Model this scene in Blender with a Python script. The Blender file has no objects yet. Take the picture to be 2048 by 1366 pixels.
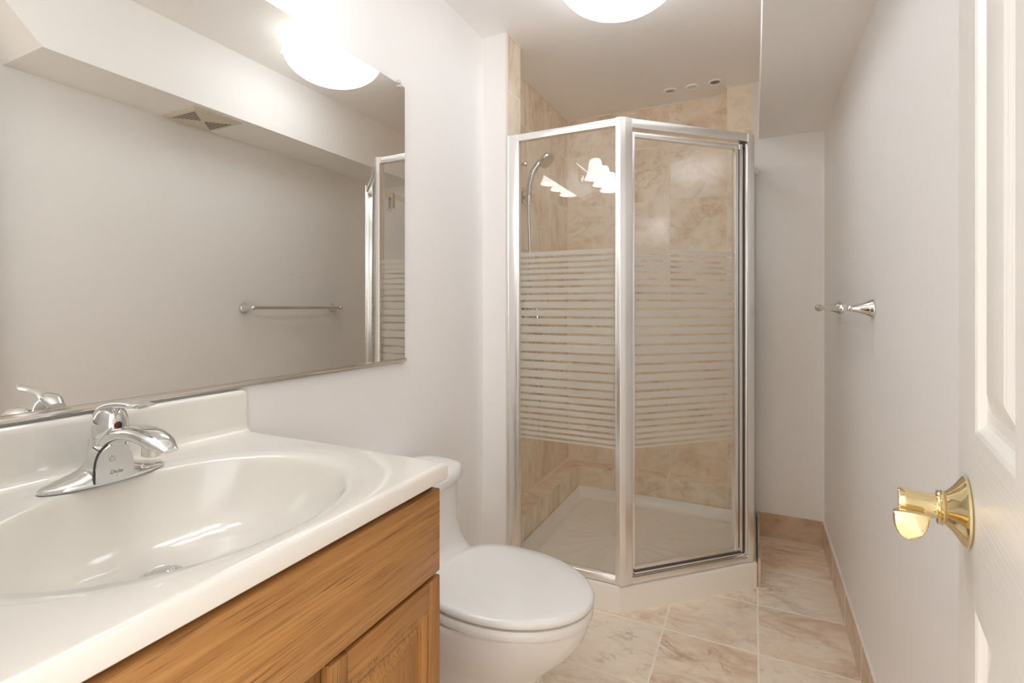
import bpy, bmesh, math, random
from mathutils import Vector, Matrix
from math import sin, cos, pi, radians, sqrt, atan2

S = bpy.context.scene
COL = S.collection

# ------------------------------------------------------------------ camera, world, exposure
FPX, U0, V0, CAMZ = 1002.0, 1508.2, 614.0, 1.2
YAW = atan2(U0 - 1024, FPX)
cam = bpy.data.cameras.new('camera')
cam.sensor_width = 36.0
cam.lens = FPX / 2048 * 36.0
cam.shift_y = (V0 - 683.0) / 2048.0
cam.clip_start = 0.01
cam_o = bpy.data.objects.new('camera', cam)
COL.objects.link(cam_o)
cam_o.location = (0, 0, CAMZ)
cam_o.rotation_euler = (pi / 2, 0, YAW)
S.camera = cam_o

W = bpy.data.worlds.new('world')
S.world = W
W.use_nodes = True
W.node_tree.nodes['Background'].inputs[0].default_value = (0.98, 0.99, 1.0, 1)
W.node_tree.nodes['Background'].inputs[1].default_value = 3.0     # the lit rooms beyond the doorway

S.view_settings.view_transform = 'Standard'
S.view_settings.look = 'None'
S.view_settings.gamma = 1.0
S.view_settings.use_curve_mapping = False
S.view_settings.exposure = 0.14
S.cycles.max_bounces = 20
S.cycles.diffuse_bounces = 12
S.cycles.glossy_bounces = 8
S.cycles.transmission_bounces = 10
S.cycles.transparent_max_bounces = 24
S.cycles.caustics_reflective = False
S.cycles.caustics_refractive = False
S.cycles.sample_clamp_indirect = 12.0
S.cycles.use_denoising = True

LAMP_E = 6.0        # ceiling bowl
SHADE_E = 13.0       # vanity bells

# ------------------------------------------------------------------ measures (metres)
XL, XR = -1.085, 0.318
XP = -0.968                      # face of the shower pier
YF, YB, YREC = 0.13, 2.947, 3.05
YP0, YP1 = 1.948, 2.089          # pier start / end
ZC, ZS = 2.392, 2.086            # ceiling, soffit
XS = 0.023                       # soffit edge
XBP = -0.1325                    # back pier edge
ZLED = 0.2265

# ------------------------------------------------------------------ material helpers
def srgb(r, g, b):
    def f(c):
        c /= 255.0
        return c / 12.92 if c <= 0.04045 else ((c + 0.055) / 1.055) ** 2.4
    return (f(r), f(g), f(b), 1.0)

class NT:
    def __init__(self, name):
        self.m = bpy.data.materials.new(name)
        self.m.use_nodes = True
        self.t = self.m.node_tree
        self.b = self.t.nodes['Principled BSDF']
        self.out = self.t.nodes['Material Output']
    def n(self, typ, **kw):
        nd = self.t.nodes.new(typ)
        for k, v in kw.items():
            setattr(nd, k, v)
        return nd
    def put(self, sock, v):
        if v is None:
            return
        if isinstance(v, bpy.types.NodeSocket):
            self.t.links.new(v, sock)
        else:
            sock.default_value = v
    def math(self, op, a, b=None, c=None, clamp=False):
        nd = self.n('ShaderNodeMath', operation=op, use_clamp=clamp)
        for i, v in enumerate((a, b, c)):
            self.put(nd.inputs[i], v)
        return nd.outputs[0]
    def comb(self, x, y, z):
        nd = self.n('ShaderNodeCombineXYZ')
        for i, v in enumerate((x, y, z)):
            self.put(nd.inputs[i], v)
        return nd.outputs[0]
    def vmath(self, op, a, b):
        nd = self.n('ShaderNodeVectorMath', operation=op)
        self.put(nd.inputs[0], a)
        self.put(nd.inputs[1], b)
        return nd.outputs[0]
    def noise(self, vec, scale, detail=4, rough=0.55, dist=0.0):
        nd = self.n('ShaderNodeTexNoise')
        self.put(nd.inputs['Vector'], vec)
        nd.inputs['Scale'].default_value = scale
        nd.inputs['Detail'].default_value = detail
        nd.inputs['Roughness'].default_value = rough
        nd.inputs['Distortion'].default_value = dist
        return nd.outputs[0]
    def maprange(self, v, a, b, c, d):
        nd = self.n('ShaderNodeMapRange')
        self.put(nd.inputs[0], v)
        for i, x in enumerate((a, b, c, d)):
            nd.inputs[i + 1].default_value = x
        return nd.outputs[0]
    def ramp(self, v, stops):
        nd = self.n('ShaderNodeValToRGB')
        e = nd.color_ramp.elements
        while len(e) < len(stops):
            e.new(0.5)
        for i, (p, c) in enumerate(stops):
            e[i].position = p
            e[i].color = c
        self.put(nd.inputs[0], v)
        return nd.outputs[0]
    def mix(self, f, a, b, blend='MIX'):
        nd = self.n('ShaderNodeMix', data_type='RGBA', blend_type=blend)
        self.put(nd.inputs[0], f)
        self.put(nd.inputs[6], a)
        self.put(nd.inputs[7], b)
        return nd.outputs[2]
    def bump(self, h, strength=0.3, dist=0.01):
        nd = self.n('ShaderNodeBump')
        nd.inputs['Strength'].default_value = strength
        nd.inputs['Distance'].default_value = dist
        self.put(nd.inputs['Height'], h)
        self.put(self.b.inputs['Normal'], nd.outputs[0])
    def xyz(self):
        tc = self.n('ShaderNodeTexCoord')
        sp = self.n('ShaderNodeSeparateXYZ')
        self.t.links.new(tc.outputs['Object'], sp.inputs[0])
        return tc.outputs['Object'], sp.outputs[0], sp.outputs[1], sp.outputs[2]
    def set(self, color=None, rough=None, metal=None, **kw):
        if color is not None:
            self.put(self.b.inputs['Base Color'], color)
        if rough is not None:
            self.put(self.b.inputs['Roughness'], rough)
        if metal is not None:
            self.put(self.b.inputs['Metallic'], metal)
        for k, v in kw.items():
            self.put(self.b.inputs[k.replace('_', ' ')], v)
        return self.m

def plain(name, color, rough=0.5, metal=0.0, **kw):
    return NT(name).set(color, rough, metal, **kw)

def paint(name, color, rough=0.55, bump=0.05):
    t = NT(name)
    v, x, y, z = t.xyz()
    n = t.noise(v, 260, 3)
    n2 = t.noise(v, 1.3, 2)
    c = t.mix(t.maprange(n2, 0.3, 0.7, 0.0, 1.0), color, tuple(k * 0.975 for k in color[:3]) + (1,))
    t.set(c, rough)
    t.bump(n, bump, 0.002)
    return t.m

def marble_tile(name, axis, ou, ov, pu, pv, light, mid, dark, vein, grout, rough=0.16, gw=0.005, stretch=(1.0, 1.6), vs=1.0):
    """axis: the two object axes that span the tiles"""
    t = NT(name)
    v, x, y, z = t.xyz()
    ax = {'x': x, 'y': y, 'z': z}
    u, w = ax[axis[0]], ax[axis[1]]
    us = t.math('DIVIDE', t.math('SUBTRACT', u, ou), pu)
    ws = t.math('DIVIDE', t.math('SUBTRACT', w, ov), pv)
    iu, iw = t.math('FLOOR', us), t.math('FLOOR', ws)
    fu, fw = t.math('FRACT', us), t.math('FRACT', ws)
    du = t.math('MULTIPLY', t.math('MINIMUM', fu, t.math('SUBTRACT', 1.0, fu)), pu)
    dw = t.math('MULTIPLY', t.math('MINIMUM', fw, t.math('SUBTRACT', 1.0, fw)), pv)
    d = t.math('MINIMUM', du, dw)
    g = t.maprange(d, gw * 0.38, gw * 0.62, 1.0, 0.0)
    wn = t.n('ShaderNodeTexWhiteNoise', noise_dimensions='3D')
    t.put(wn.inputs[0], t.comb(iu, iw, 0.37))
    rv = wn.outputs['Color']
    rs = wn.outputs['Value']
    off = t.vmath('MULTIPLY', rv, (13.0, 17.0, 9.0))
    base = t.vmath('ADD', t.comb(t.math('MULTIPLY', u, stretch[0]), t.math('MULTIPLY', w, stretch[1]), 0.0), off)
    n1 = t.noise(base, 4.5, 9, 0.62, 0.9)
    n2 = t.noise(base, 14.0, 6, 0.65, 0.5)
    nn = t.math('ADD', t.math('MULTIPLY', n1, 0.72), t.math('MULTIPLY', n2, 0.28))
    nn = t.math('ADD', nn, t.math('MULTIPLY', t.math('SUBTRACT', rs, 0.5), 0.10))
    col = t.ramp(nn, [(0.30, dark), (0.45, mid), (0.56, light), (0.72, mid)])
    nv = t.noise(base, 2.6, 8, 0.6, 1.3)
    r = t.math('ABSOLUTE', t.math('SUBTRACT', nv, 0.5))
    vm = t.maprange(r, 0.0, 0.022, 1.0, 0.0)
    vm = t.math('MULTIPLY', vm, t.maprange(t.noise(base, 3.1, 3), 0.45, 0.72, 0.0, 0.50 * vs))
    col = t.mix(vm, col, vein)
    nb = t.noise(base, 3.2, 9, 0.68, 1.1)
    col = t.mix(t.maprange(nb, 0.54, 0.76, 0.0, 0.50 * vs), col, vein)
    col = t.mix(g, col, grout)
    t.set(col, t.mix(g, (rough,) * 3 + (1,), (0.7, 0.7, 0.7, 1)))
    t.bump(t.math('SUBTRACT', 1.0, g), 0.25, 0.002)
    return t.m

def oak(name, axis, seed=0.0, tone=1.0):
    """oak with its grain running along the given object axis"""
    t = NT(name)
    v, x, y, z = t.xyz()
    k = {'x': (0.022, 1, 1), 'y': (1, 0.022, 1), 'z': (1, 1, 0.022)}[axis]
    vec = t.vmath('ADD', t.vmath('MULTIPLY', v, k), (seed, seed * 1.7, seed * 0.6))
    warp = t.noise(vec, 6.0, 3, 0.5, 0.4)
    bands = t.math('FRACT', t.math('MULTIPLY', warp, 9.0))
    bands = t.math('ABSOLUTE', t.math('SUBTRACT', bands, 0.5))
    fine = t.noise(vec, 190.0, 4, 0.6)
    fine2 = t.noise(vec, 420.0, 3, 0.6)
    c1, c2, c3 = srgb(178, 130, 74), srgb(154, 106, 56), srgb(100, 64, 33)
    col = t.mix(t.maprange(bands, 0.05, 0.45, 0.0, 1.0), c1, c2)
    col = t.mix(t.maprange(fine, 0.42, 0.66, 0.0, 0.85), col, c2)
    col = t.mix(t.maprange(fine2, 0.54, 0.70, 0.0, 0.9), col, c3)
    if tone != 1.0:
        col = t.mix(1.0, col, (tone, tone * 0.97, tone * 0.93, 1), 'MULTIPLY')
    t.set(col, 0.34)
    t.bump(fine2, 0.12, 0.001)
    return t.m

def thin_glass(name, tint=(0.99, 0.995, 0.99, 1), ior=1.42):
    t = NT(name)
    geo = t.n('ShaderNodeNewGeometry')
    dt = t.n('ShaderNodeVectorMath', operation='DOT_PRODUCT')
    t.t.links.new(geo.outputs['Normal'], dt.inputs[0])
    t.t.links.new(geo.outputs['Incoming'], dt.inputs[1])
    k = t.math('SUBTRACT', 1.0, t.math('ABSOLUTE', dt.outputs['Value']), clamp=True)
    r0 = ((ior - 1) / (ior + 1)) ** 2
    fr_ = t.math('ADD', r0, t.math('MULTIPLY', 1 - r0, t.math('POWER', k, 5.0)))
    tr = t.n('ShaderNodeBsdfTransparent')
    tr.inputs[0].default_value = tint
    gl = t.n('ShaderNodeBsdfGlossy')
    gl.inputs['Roughness'].default_value = 0.0
    mx = t.n('ShaderNodeMixShader')
    t.t.links.new(fr_, mx.inputs[0])
    t.t.links.new(tr.outputs[0], mx.inputs[1])
    t.t.links.new(gl.outputs[0], mx.inputs[2])
    t.t.links.new(mx.outputs[0], t.out.inputs[0])
    return t.m

def frosted(name):
    t = NT(name)
    df = t.n('ShaderNodeBsdfDiffuse')
    df.inputs[0].default_value = (0.97, 0.955, 0.93, 1)
    tl = t.n('ShaderNodeBsdfTranslucent')
    tl.inputs[0].default_value = (0.97, 0.955, 0.93, 1)
    tr = t.n('ShaderNodeBsdfTransparent')
    tr.inputs[0].default_value = (0.95, 0.95, 0.95, 1)
    a = t.n('ShaderNodeMixShader')
    a.inputs[0].default_value = 0.64
    t.t.links.new(df.outputs[0], a.inputs[1])
    t.t.links.new(tl.outputs[0], a.inputs[2])
    b = t.n('ShaderNodeMixShader')
    b.inputs[0].default_value = 0.22
    t.t.links.new(a.outputs[0], b.inputs[1])
    t.t.links.new(tr.outputs[0], b.inputs[2])
    t.t.links.new(b.outputs[0], t.out.inputs[0])
    return t.m

def glow(name, strength, color=(0.94, 0.985, 1.05, 1)):
    t = NT(name)
    v, x, y, z = t.xyz()
    n = t.noise(v, 7.0, 5, 0.6, 1.6)
    s = t.maprange(n, 0.35, 0.65, strength * 0.9, strength * 1.08)
    t.set(srgb(240, 238, 232), 0.3, 0.0, Emission_Color=color, Emission_Strength=s)
    return t.m

M = {}
M['wall'] = paint('wall_paint', (0.90, 0.885, 0.87, 1))
M['ceil'] = paint('ceiling_paint', (0.93, 0.915, 0.90, 1), 0.7)
M['caulk'] = plain('white_caulk', srgb(232, 226, 216), 0.5)
SH = dict(light=srgb(245, 232, 213), mid=srgb(237, 219, 195), dark=srgb(214, 186, 154), vein=srgb(172, 136, 102), grout=srgb(242, 232, 216))
FL = dict(light=srgb(247, 235, 218), mid=srgb(239, 219, 196), dark=srgb(219, 191, 162), vein=srgb(168, 132, 102), grout=srgb(246, 238, 226))
M['tile_x'] = marble_tile('shower_tile_side', 'yz', 2.4347, 2.147, 0.311, 0.3195, **SH, stretch=(1.8, 0.8), gw=0.004)
M['tile_y'] = marble_tile('shower_tile_back', 'xz', -0.4443, 2.147, 0.312, 0.3195, **SH, stretch=(1.2, 1.3), gw=0.004)
M['tile_z'] = marble_tile('shower_tile_ledge', 'xy', -0.4443, 2.4347, 0.312, 0.311, **SH, gw=0.004)
M['tile_floor'] = marble_tile('floor_tile', 'xy', 0.013, 1.93, 0.318, 0.318, **FL, vs=1.35, rough=0.13, gw=0.006, stretch=(1.0, 1.9))
BS = dict(FL); BS.update(light=srgb(214, 192, 168), mid=srgb(203, 177, 149), dark=srgb(184, 154, 125))
M['tile_skirt_x'] = marble_tile('skirting_tile_side', 'yz', 0.335, -0.2, 0.318, 0.9, **BS, gw=0.004)
M['tile_skirt_y'] = marble_tile('skirting_tile_back', 'xz', 0.013, -0.2, 0.318, 0.9, **BS, gw=0.004)
M['mirror'] = plain('mirror_silver', (0.80, 0.785, 0.74, 1), 0.0, 1.0)
M['chrome'] = plain('chrome', (0.74, 0.74, 0.73, 1), 0.045, 1.0)
M['nickel'] = plain('satin_nickel', (0.72, 0.68, 0.62, 1), 0.16, 1.0)
M['alu'] = plain('bright_aluminium', (0.93, 0.925, 0.915, 1), 0.26, 0.92)
M['alu_dark'] = plain('rail_groove', (0.10, 0.09, 0.08, 1), 0.45, 0.3)
M['brass'] = plain('polished_brass', (0.78, 0.65, 0.38, 1), 0.07, 1.0)
M['marble_white'] = plain('white_cultured_marble', srgb(222, 218, 210), 0.12, 0.0, Coat_Weight=0.15, Coat_Roughness=0.04)
M['porcelain'] = plain('white_porcelain', srgb(232, 231, 228), 0.08, 0.0, Coat_Weight=0.4, Coat_Roughness=0.03)
M['plastic'] = plain('white_seat_plastic', srgb(234, 233, 230), 0.20)
M['acrylic'] = plain('white_acrylic', srgb(243, 239, 231), 0.18)
M['rim'] = plain('plug_rim_white', (0.95, 0.945, 0.935, 1), 0.4)
M['oak_y'] = oak('oak_across', 'y')
M['oak_z'] = oak('oak_upright', 'z', 3.1)
M['oak_body'] = oak('oak_face_frame', 'z', 7.7, 0.62)
M['glass'] = thin_glass('clear_glass')
M['frost'] = frosted('frosted_band')
M['clip'] = plain('clear_plastic', (0.9, 0.9, 0.89, 1), 0.05, 0.0, Transmission_Weight=0.35, IOR=1.45)
M['lamp'] = glow('alabaster_bowl', LAMP_E)
M['lamp_in'] = glow('alabaster_bowl_inside', LAMP_E * 0.3)
M['shade'] = glow('frosted_bell_glass', SHADE_E, (0.95, 0.985, 1.04, 1))
M['vent'] = plain('vent_plastic', srgb(214, 206, 190), 0.5)
M['dark'] = plain('dark_gap', (0.035, 0.03, 0.025, 1), 0.7)
M['seam'] = plain('seam_shadow_line', (0.05, 0.05, 0.05, 1), 0.4)
M['etch'] = plain('etched_lettering', (0.22, 0.21, 0.20, 1), 0.5, 0.6)
M['red'] = plain('red_dot', srgb(150, 20, 18), 0.2)
M['blue'] = plain('blue_dot', srgb(28, 30, 70), 0.2)
M['rubber'] = plain('black_plastic', (0.03, 0.03, 0.03, 1), 0.4)
M['grey'] = plain('grey_plug', srgb(196, 186, 172), 0.5)
M['darkgrey'] = plain('dark_grey_plug', srgb(140, 130, 117), 0.5)

def door_paint(name, axis):
    t = NT(name)
    v, x, y, z = t.xyz()
    k = {'x': (3.0, 90.0, 260.0), 'z': (260.0, 90.0, 3.0)}[axis]
    vec = t.vmath('MULTIPLY', v, k)
    n = t.noise(vec, 1.0, 3, 0.6)
    t.set(srgb(236, 233, 227), 0.30)
    t.bump(n, 0.28, 0.002)
    return t.m
M['door_h'] = door_paint('door_rail_paint', 'x')
M['door_v'] = door_paint('door_stile_paint', 'z')

# ------------------------------------------------------------------ mesh helpers
def new():
    return bmesh.new()

def box(bm, x0, x1, y0, y1, z0, z1, mi=0, bev=0.0, seg=2):
    v = [bm.verts.new((x, y, z)) for z in (z0, z1) for y in (y0, y1) for x in (x0, x1)]
    fs = []
    for q in ((0, 2, 3, 1), (4, 5, 7, 6), (0, 1, 5, 4), (2, 6, 7, 3), (0, 4, 6, 2), (1, 3, 7, 5)):
        f = bm.faces.new([v[i] for i in q])
        f.material_index = mi
        fs.append(f)
    if bev > 0:
        es = set(e for f in fs for e in f.edges)
        r = bmesh.ops.bevel(bm, geom=list(es), offset=bev, segments=seg, profile=0.5, affect='EDGES')
        for f in r['faces']:
            f.material_index = mi
    return v

def obox(bm, p, q, width, z0, z1, side=0.0, mi=0, bev=0.0):
    """upright box along the plan segment p-q; side shifts it to the left of p->q"""
    d = Vector((q[0] - p[0], q[1] - p[1])).normalized()
    n = Vector((-d.y, d.x))
    a = [Vector(p) + n * (side - width / 2), Vector(q) + n * (side - width / 2), Vector(q) + n * (side + width / 2), Vector(p) + n * (side + width / 2)]
    v = [bm.verts.new((c.x, c.y, z)) for z in (z0, z1) for c in a]
    fs = []
    for k in ((3, 2, 1, 0), (4, 5, 6, 7), (0, 1, 5, 4), (1, 2, 6, 5), (2, 3, 7, 6), (3, 0, 4, 7)):
        f = bm.faces.new([v[i] for i in k])
        f.material_index = mi
        fs.append(f)
    if bev > 0:
        es = set(e for f in fs for e in f.edges)
        r = bmesh.ops.bevel(bm, geom=list(es), offset=bev, segments=2, profile=0.5, affect='EDGES')
        for f in r['faces']:
            f.material_index = mi

def loft(bm, rings, cap0=True, cap1=True, mi=0, closed=True):
    R = [[bm.verts.new(p) for p in r] for r in rings]
    n = len(R[0])
    for i in range(len(R) - 1):
        for j in range(n if closed else n - 1):
            k = (j + 1) % n
            try:
                f = bm.faces.new((R[i][j], R[i][k], R[i + 1][k], R[i + 1][j]))
                f.material_index = mi
            except ValueError:
                pass
    if cap0:
        f = bm.faces.new(list(reversed(R[0])))
        f.material_index = mi
    if cap1:
        f = bm.faces.new(R[-1])
        f.material_index = mi
    return R

def frame(axis):
    a = Vector(axis).normalized()
    t = Vector((0, 0, 1)) if abs(a.z) < 0.9 else Vector((1, 0, 0))
    u = t.cross(a).normalized()
    return u, a.cross(u), a

def lathe(bm, prof, origin, axis=(0, 0, 1), seg=40, mi=0, cap0=True, cap1=True, squash=(1, 1)):
    """prof: (radius, height along the axis)"""
    u, w, a = frame(axis)
    o = Vector(origin)
    rings = []
    for r, h in prof:
        r = max(r, 1e-5)
        rings.append([o + a * h + u * (r * cos(2 * pi * j / seg) * squash[0]) + w * (r * sin(2 * pi * j / seg) * squash[1]) for j in range(seg)])
    loft(bm, rings, cap0, cap1, mi)

def ball(bm, c, r, seg=20, mi=0, scale=(1, 1, 1)):
    m = Matrix.Translation(Vector(c)) @ Matrix.Diagonal((*[r * s for s in scale], 1))
    k = bmesh.ops.create_uvsphere(bm, u_segments=seg, v_segments=max(8, seg // 2), radius=1, matrix=m)
    for f in set(f for v in k['verts'] for f in v.link_faces):
        f.material_index = mi

def catmull(P, n=8):
    P = [Vector(p) for p in P]
    Q = [P[0] * 2 - P[1]] + P + [P[-1] * 2 - P[-2]]
    out = []
    for i in range(1, len(Q) - 2):
        for k in range(n):
            t = k / n
            a, b, c, d = Q[i - 1:i + 3]
            out.append(0.5 * ((2 * b) + (c - a) * t + (2 * a - 5 * b + 4 * c - d) * t * t + (3 * b - a - 3 * c + d) * t ** 3))
    out.append(P[-1])
    return out

def lerp_list(vals, t):
    V = [v if isinstance(v, tuple) else (v, v) for v in vals]
    x = t * (len(V) - 1)
    i = min(int(x), len(V) - 2)
    f = x - i
    a, b, c, d = V[max(i - 1, 0)], V[i], V[i + 1], V[min(i + 2, len(V) - 1)]
    return tuple(max(1e-4, 0.5 * (2 * q + (r - p) * f + (2 * p - 5 * q + 4 * r - w) * f * f + (3 * q - p - 3 * r + w) * f ** 3)) for p, q, r, w in zip(a, b, c, d))

def tube(bm, pts, rad, seg=14, n=8, up=None, mi=0, caps=True, power=2.0):
    """swept tube; rad: number, list of numbers or list of (side, up) half sizes"""
    P = catmull(pts, n) if n > 1 else [Vector(p) for p in pts]
    if isinstance(rad, (int, float)):
        rad = [rad, rad]
    T = []
    for i in range(len(P)):
        T.append((P[min(i + 1, len(P) - 1)] - P[max(i - 1, 0)]).normalized())
    u = (Vector(up) if up else frame(T[0])[0])
    rings = []
    for i, p in enumerate(P):
        w = u - T[i] * u.dot(T[i])
        w.normalize()
        u = w if not up else Vector(up)
        s = T[i].cross(w)
        r = lerp_list(rad, i / (len(P) - 1))
        ra, rb = (r, r) if isinstance(r, (int, float)) else r
        ring = []
        for j in range(seg):
            a = 2 * pi * j / seg
            c, d = cos(a), sin(a)
            c = math.copysign(abs(c) ** (2 / power), c)
            d = math.copysign(abs(d) ** (2 / power), d)
            ring.append(p + s * (ra * c) + w * (rb * d))
        rings.append(ring)
    loft(bm, rings, caps, caps, mi)

def offset_poly(pts, ds):
    """inward offset of a counter-clockwise polygon, one distance per edge i (pts[i] -> pts[i+1])"""
    n = len(pts)
    L = []
    for i in range(n):
        p, q = Vector(pts[i]), Vector(pts[(i + 1) % n])
        d = (q - p).normalized()
        nrm = Vector((-d.y, d.x))
        L.append((p + nrm * ds[i], d))
    out = []
    for i in range(n):
        (p, d), (q, e) = L[i - 1], L[i]
        den = d.x * e.y - d.y * e.x
        t = ((q.x - p.x) * e.y - (q.y - p.y) * e.x) / den
        out.append(p + d * t)
    return out

def round_poly(pts, r, seg=5):
    n = len(pts)
    out = []
    for i in range(n):
        a, b, c = Vector(pts[i - 1]), Vector(pts[i]), Vector(pts[(i + 1) % n])
        d1, d2 = (a - b).normalized(), (c - b).normalized()
        ang = d1.angle(d2)
        t = r / math.tan(ang / 2)
        p, q = b + d1 * t, b + d2 * t
        for k in range(seg + 1):
            s = k / seg
            out.append((p * (1 - s) ** 2 + b * 2 * s * (1 - s) + q * s * s))
    return out

def ray_poly(c, ang, pts):
    d = Vector((cos(ang), sin(ang)))
    best = None
    for i in range(len(pts)):
        p, q = Vector(pts[i]), Vector(pts[(i + 1) % len(pts)])
        e = q - p
        den = d.x * e.y - d.y * e.x
        if abs(den) < 1e-12:
            continue
        w = p - Vector(c)
        t = (w.x * e.y - w.y * e.x) / den
        s = (w.x * d.y - w.y * d.x) / den
        if t > 0 and -1e-6 <= s <= 1 + 1e-6 and (best is None or t < best):
            best = t
    return best

ORG = {}
def finish(name, bm, mats, parent=None, sharp=32, local=False):
    """one mesh object; its vertices are given in world space unless local"""
    bmesh.ops.recalc_face_normals(bm, faces=bm.faces[:])
    o0 = ORG.get(parent.name, Vector((0, 0, 0))) if parent is not None else Vector((0, 0, 0))
    if not local and parent is not None:
        bmesh.ops.translate(bm, verts=bm.verts[:], vec=-o0)
    lim = radians(sharp)
    for f in bm.faces:
        f.smooth = True
    for e in bm.edges:
        e.smooth = not (len(e.link_faces) == 2 and e.calc_face_angle(0.0) > lim)
    me = bpy.data.meshes.new(name)
    bm.to_mesh(me)
    bm.free()
    for m in (mats if isinstance(mats, (list, tuple)) else [mats]):
        me.materials.append(m)
    o = bpy.data.objects.new(name, me)
    COL.objects.link(o)
    if parent is not None:
        o.parent = parent
        ORG[o.name] = o0
    return o

def thing(name, label, cat, loc=(0, 0, 0), rotz=0.0, group=None):
    o = bpy.data.objects.new(name, None)
    o.empty_display_size = 0.05
    COL.objects.link(o)
    o.location = loc
    o.rotation_euler = (0, 0, rotz)
    o['label'] = label
    o['category'] = cat
    if group:
        o['group'] = group
    ORG[o.name] = Vector(loc)
    return o

def tag(o, label, cat, group=None):
    o['label'] = label
    o['category'] = cat
    if group:
        o['group'] = group
    return o

def struct(name, bm, mats, label=None, parent=None, sharp=32):
    o = finish(name, bm, mats, parent, sharp)
    if parent is None:
        o['kind'] = 'structure'
        if label:
            o['label'] = label
    return o

def recenter(o):
    """put the origin of a single-mesh thing at its base"""
    me = o.data
    xs = [v.co for v in me.vertices]
    c = Vector(((min(v.x for v in xs) + max(v.x for v in xs)) / 2, (min(v.y for v in xs) + max(v.y for v in xs)) / 2, min(v.z for v in xs)))
    for v in me.vertices:
        v.co -= c
    o.location = c
    return o

# ------------------------------------------------------------------ the room
bm = new(); box(bm, -1.5, 1.0, -1.9, 3.25, -0.08, 0.0)
struct('floor', bm, M['tile_floor'], 'beige marble floor tiles with pale grout')
bm = new(); box(bm, -1.5, 1.0, -1.9, 3.25, ZC, ZC + 0.1)
struct('ceiling', bm, M['ceil'], 'flat off-white painted ceiling')

bm = new()
box(bm, XL - 0.15, XL, 0.03, 3.25, 0, ZC)
box(bm, XL - 0.02, XP, YP0, YP1 - 0.002, 0, ZC)
wl = struct('wall_left', bm, M['wall'], 'off-white left wall with the pier beside the shower')
bm = new()
box(bm, XL - 0.001, XL + 0.002, YP1, YREC, ZLED - 0.01, ZC, 0)
box(bm, XP - 0.001, XP + 0.002, YP0 + 0.008, YP1, 0.1, ZC, 0)
box(bm, XL, XP + 0.0015, YP1 - 0.003, YP1 + 0.001, 0.1, ZC, 2)
v0 = len(bm.faces)
box(bm, XL, XP, YP1, YB + 0.002, 0, ZLED, 0)
bm.faces.ensure_lookup_table()
for f in bm.faces[v0:]:
    f.normal_update()
    if abs(f.normal.z) > 0.5:
        f.material_index = 1
struct('tile_lining', bm, [M['tile_x'], M['tile_z'], M['tile_y']], parent=wl)

bm = new()
box(bm, XBP + 0.002, 1.0, YB, 3.25, 0, ZC)
box(bm, XL - 0.15, XBP + 0.01, YREC, 3.25, 0, ZC)
wb = struct('wall_back', bm, M['wall'], 'off-white back wall beside the shower')
bm = new()
box(bm, XL, XBP + 0.003, YREC - 0.002, YREC + 0.001, ZLED - 0.01, ZC, 0)
box(bm, XBP, -0.009, YB - 0.002, YB + 0.001, 0.1, ZC, 0)
box(bm, XBP, XBP + 0.003, YB - 0.0015, YREC, 0.1, ZC, 1)
v0 = len(bm.faces)
box(bm, XL, XBP, YB, YREC, 0, ZLED, 0)
bm.faces.ensure_lookup_table()
for f in bm.faces[v0:]:
    f.normal_update()
    if abs(f.normal.z) > 0.5:
        f.material_index = 2
struct('tile_lining', bm, [M['tile_y'], M['tile_x'], M['tile_z']], parent=wb)

bm = new(); box(bm, XR, XR + 0.15, 0.03, 3.25, 0, ZC)
for y, z in ((2.118, 1.392), (2.190, 1.378)):      # two small scuffs above the towel bar
    box(bm, XR - 0.0004, XR + 0.001, y - .005, y + .005, z - .0015, z + .0015, 1)
struct('wall_right', bm, [M['wall'], M['grey']], 'off-white right wall with the towel bar')

DX0, DX1, DH = -0.505, 0.125, 2.03
bm = new()
box(bm, XL - 0.15, DX0, 0.03, YF, 0, ZC)
box(bm, DX1, 1.0, 0.03, YF, 0, ZC)
box(bm, DX0, DX1, 0.03, YF, DH, ZC)
struct('wall_front', bm, M['wall'], 'off-white wall with the doorway')
bm = new(); box(bm, -1.5, 1.0, -1.9, -1.8, 0, ZC)
struct('wall_hall', bm, M['wall'], 'off-white hall wall beyond the doorway')

# soffit along the right wall, its near end sloping up to the ceiling
bm = new()
prof = [(0.84, ZS), (YB + 0.001, ZS), (YB + 0.001, ZC), (0.567, ZC)]
loft(bm, [[(XS, y, z) for y, z in prof], [(XR, y, z) for y, z in prof]])
struct('ceiling_soffit', bm, M['ceil'], 'dropped soffit boxed along the right wall', sharp=20)

# skirting tiles
bm = new(); box(bm, 0.026, XR, YB - 0.010, YB, 0, 0.1215)
struct('baseboard_back', bm, M['tile_skirt_y'], 'beige tile skirting on the back wall')
bm = new(); box(bm, XR - 0.010, XR, 1.35, YB - 0.01, 0, 0.1205, 0); box(bm, XR - 0.013, XR, 0.14, 1.35, 0, 0.117, 0)
box(bm, XR - 0.008, XR, 0.14, YB - 0.01, 0.118, 0.126, 1)
struct('baseboard_right', bm, [M['tile_skirt_x'], M['caulk']], 'beige tile skirting along the right wall')
bm = new(); box(bm, 0.0145, 0.025, 2.392, YB, 0, 0.121)
struct('trim_1', bm, M['tile_skirt_x'], 'tile strip along the side of the shower tray')
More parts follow.
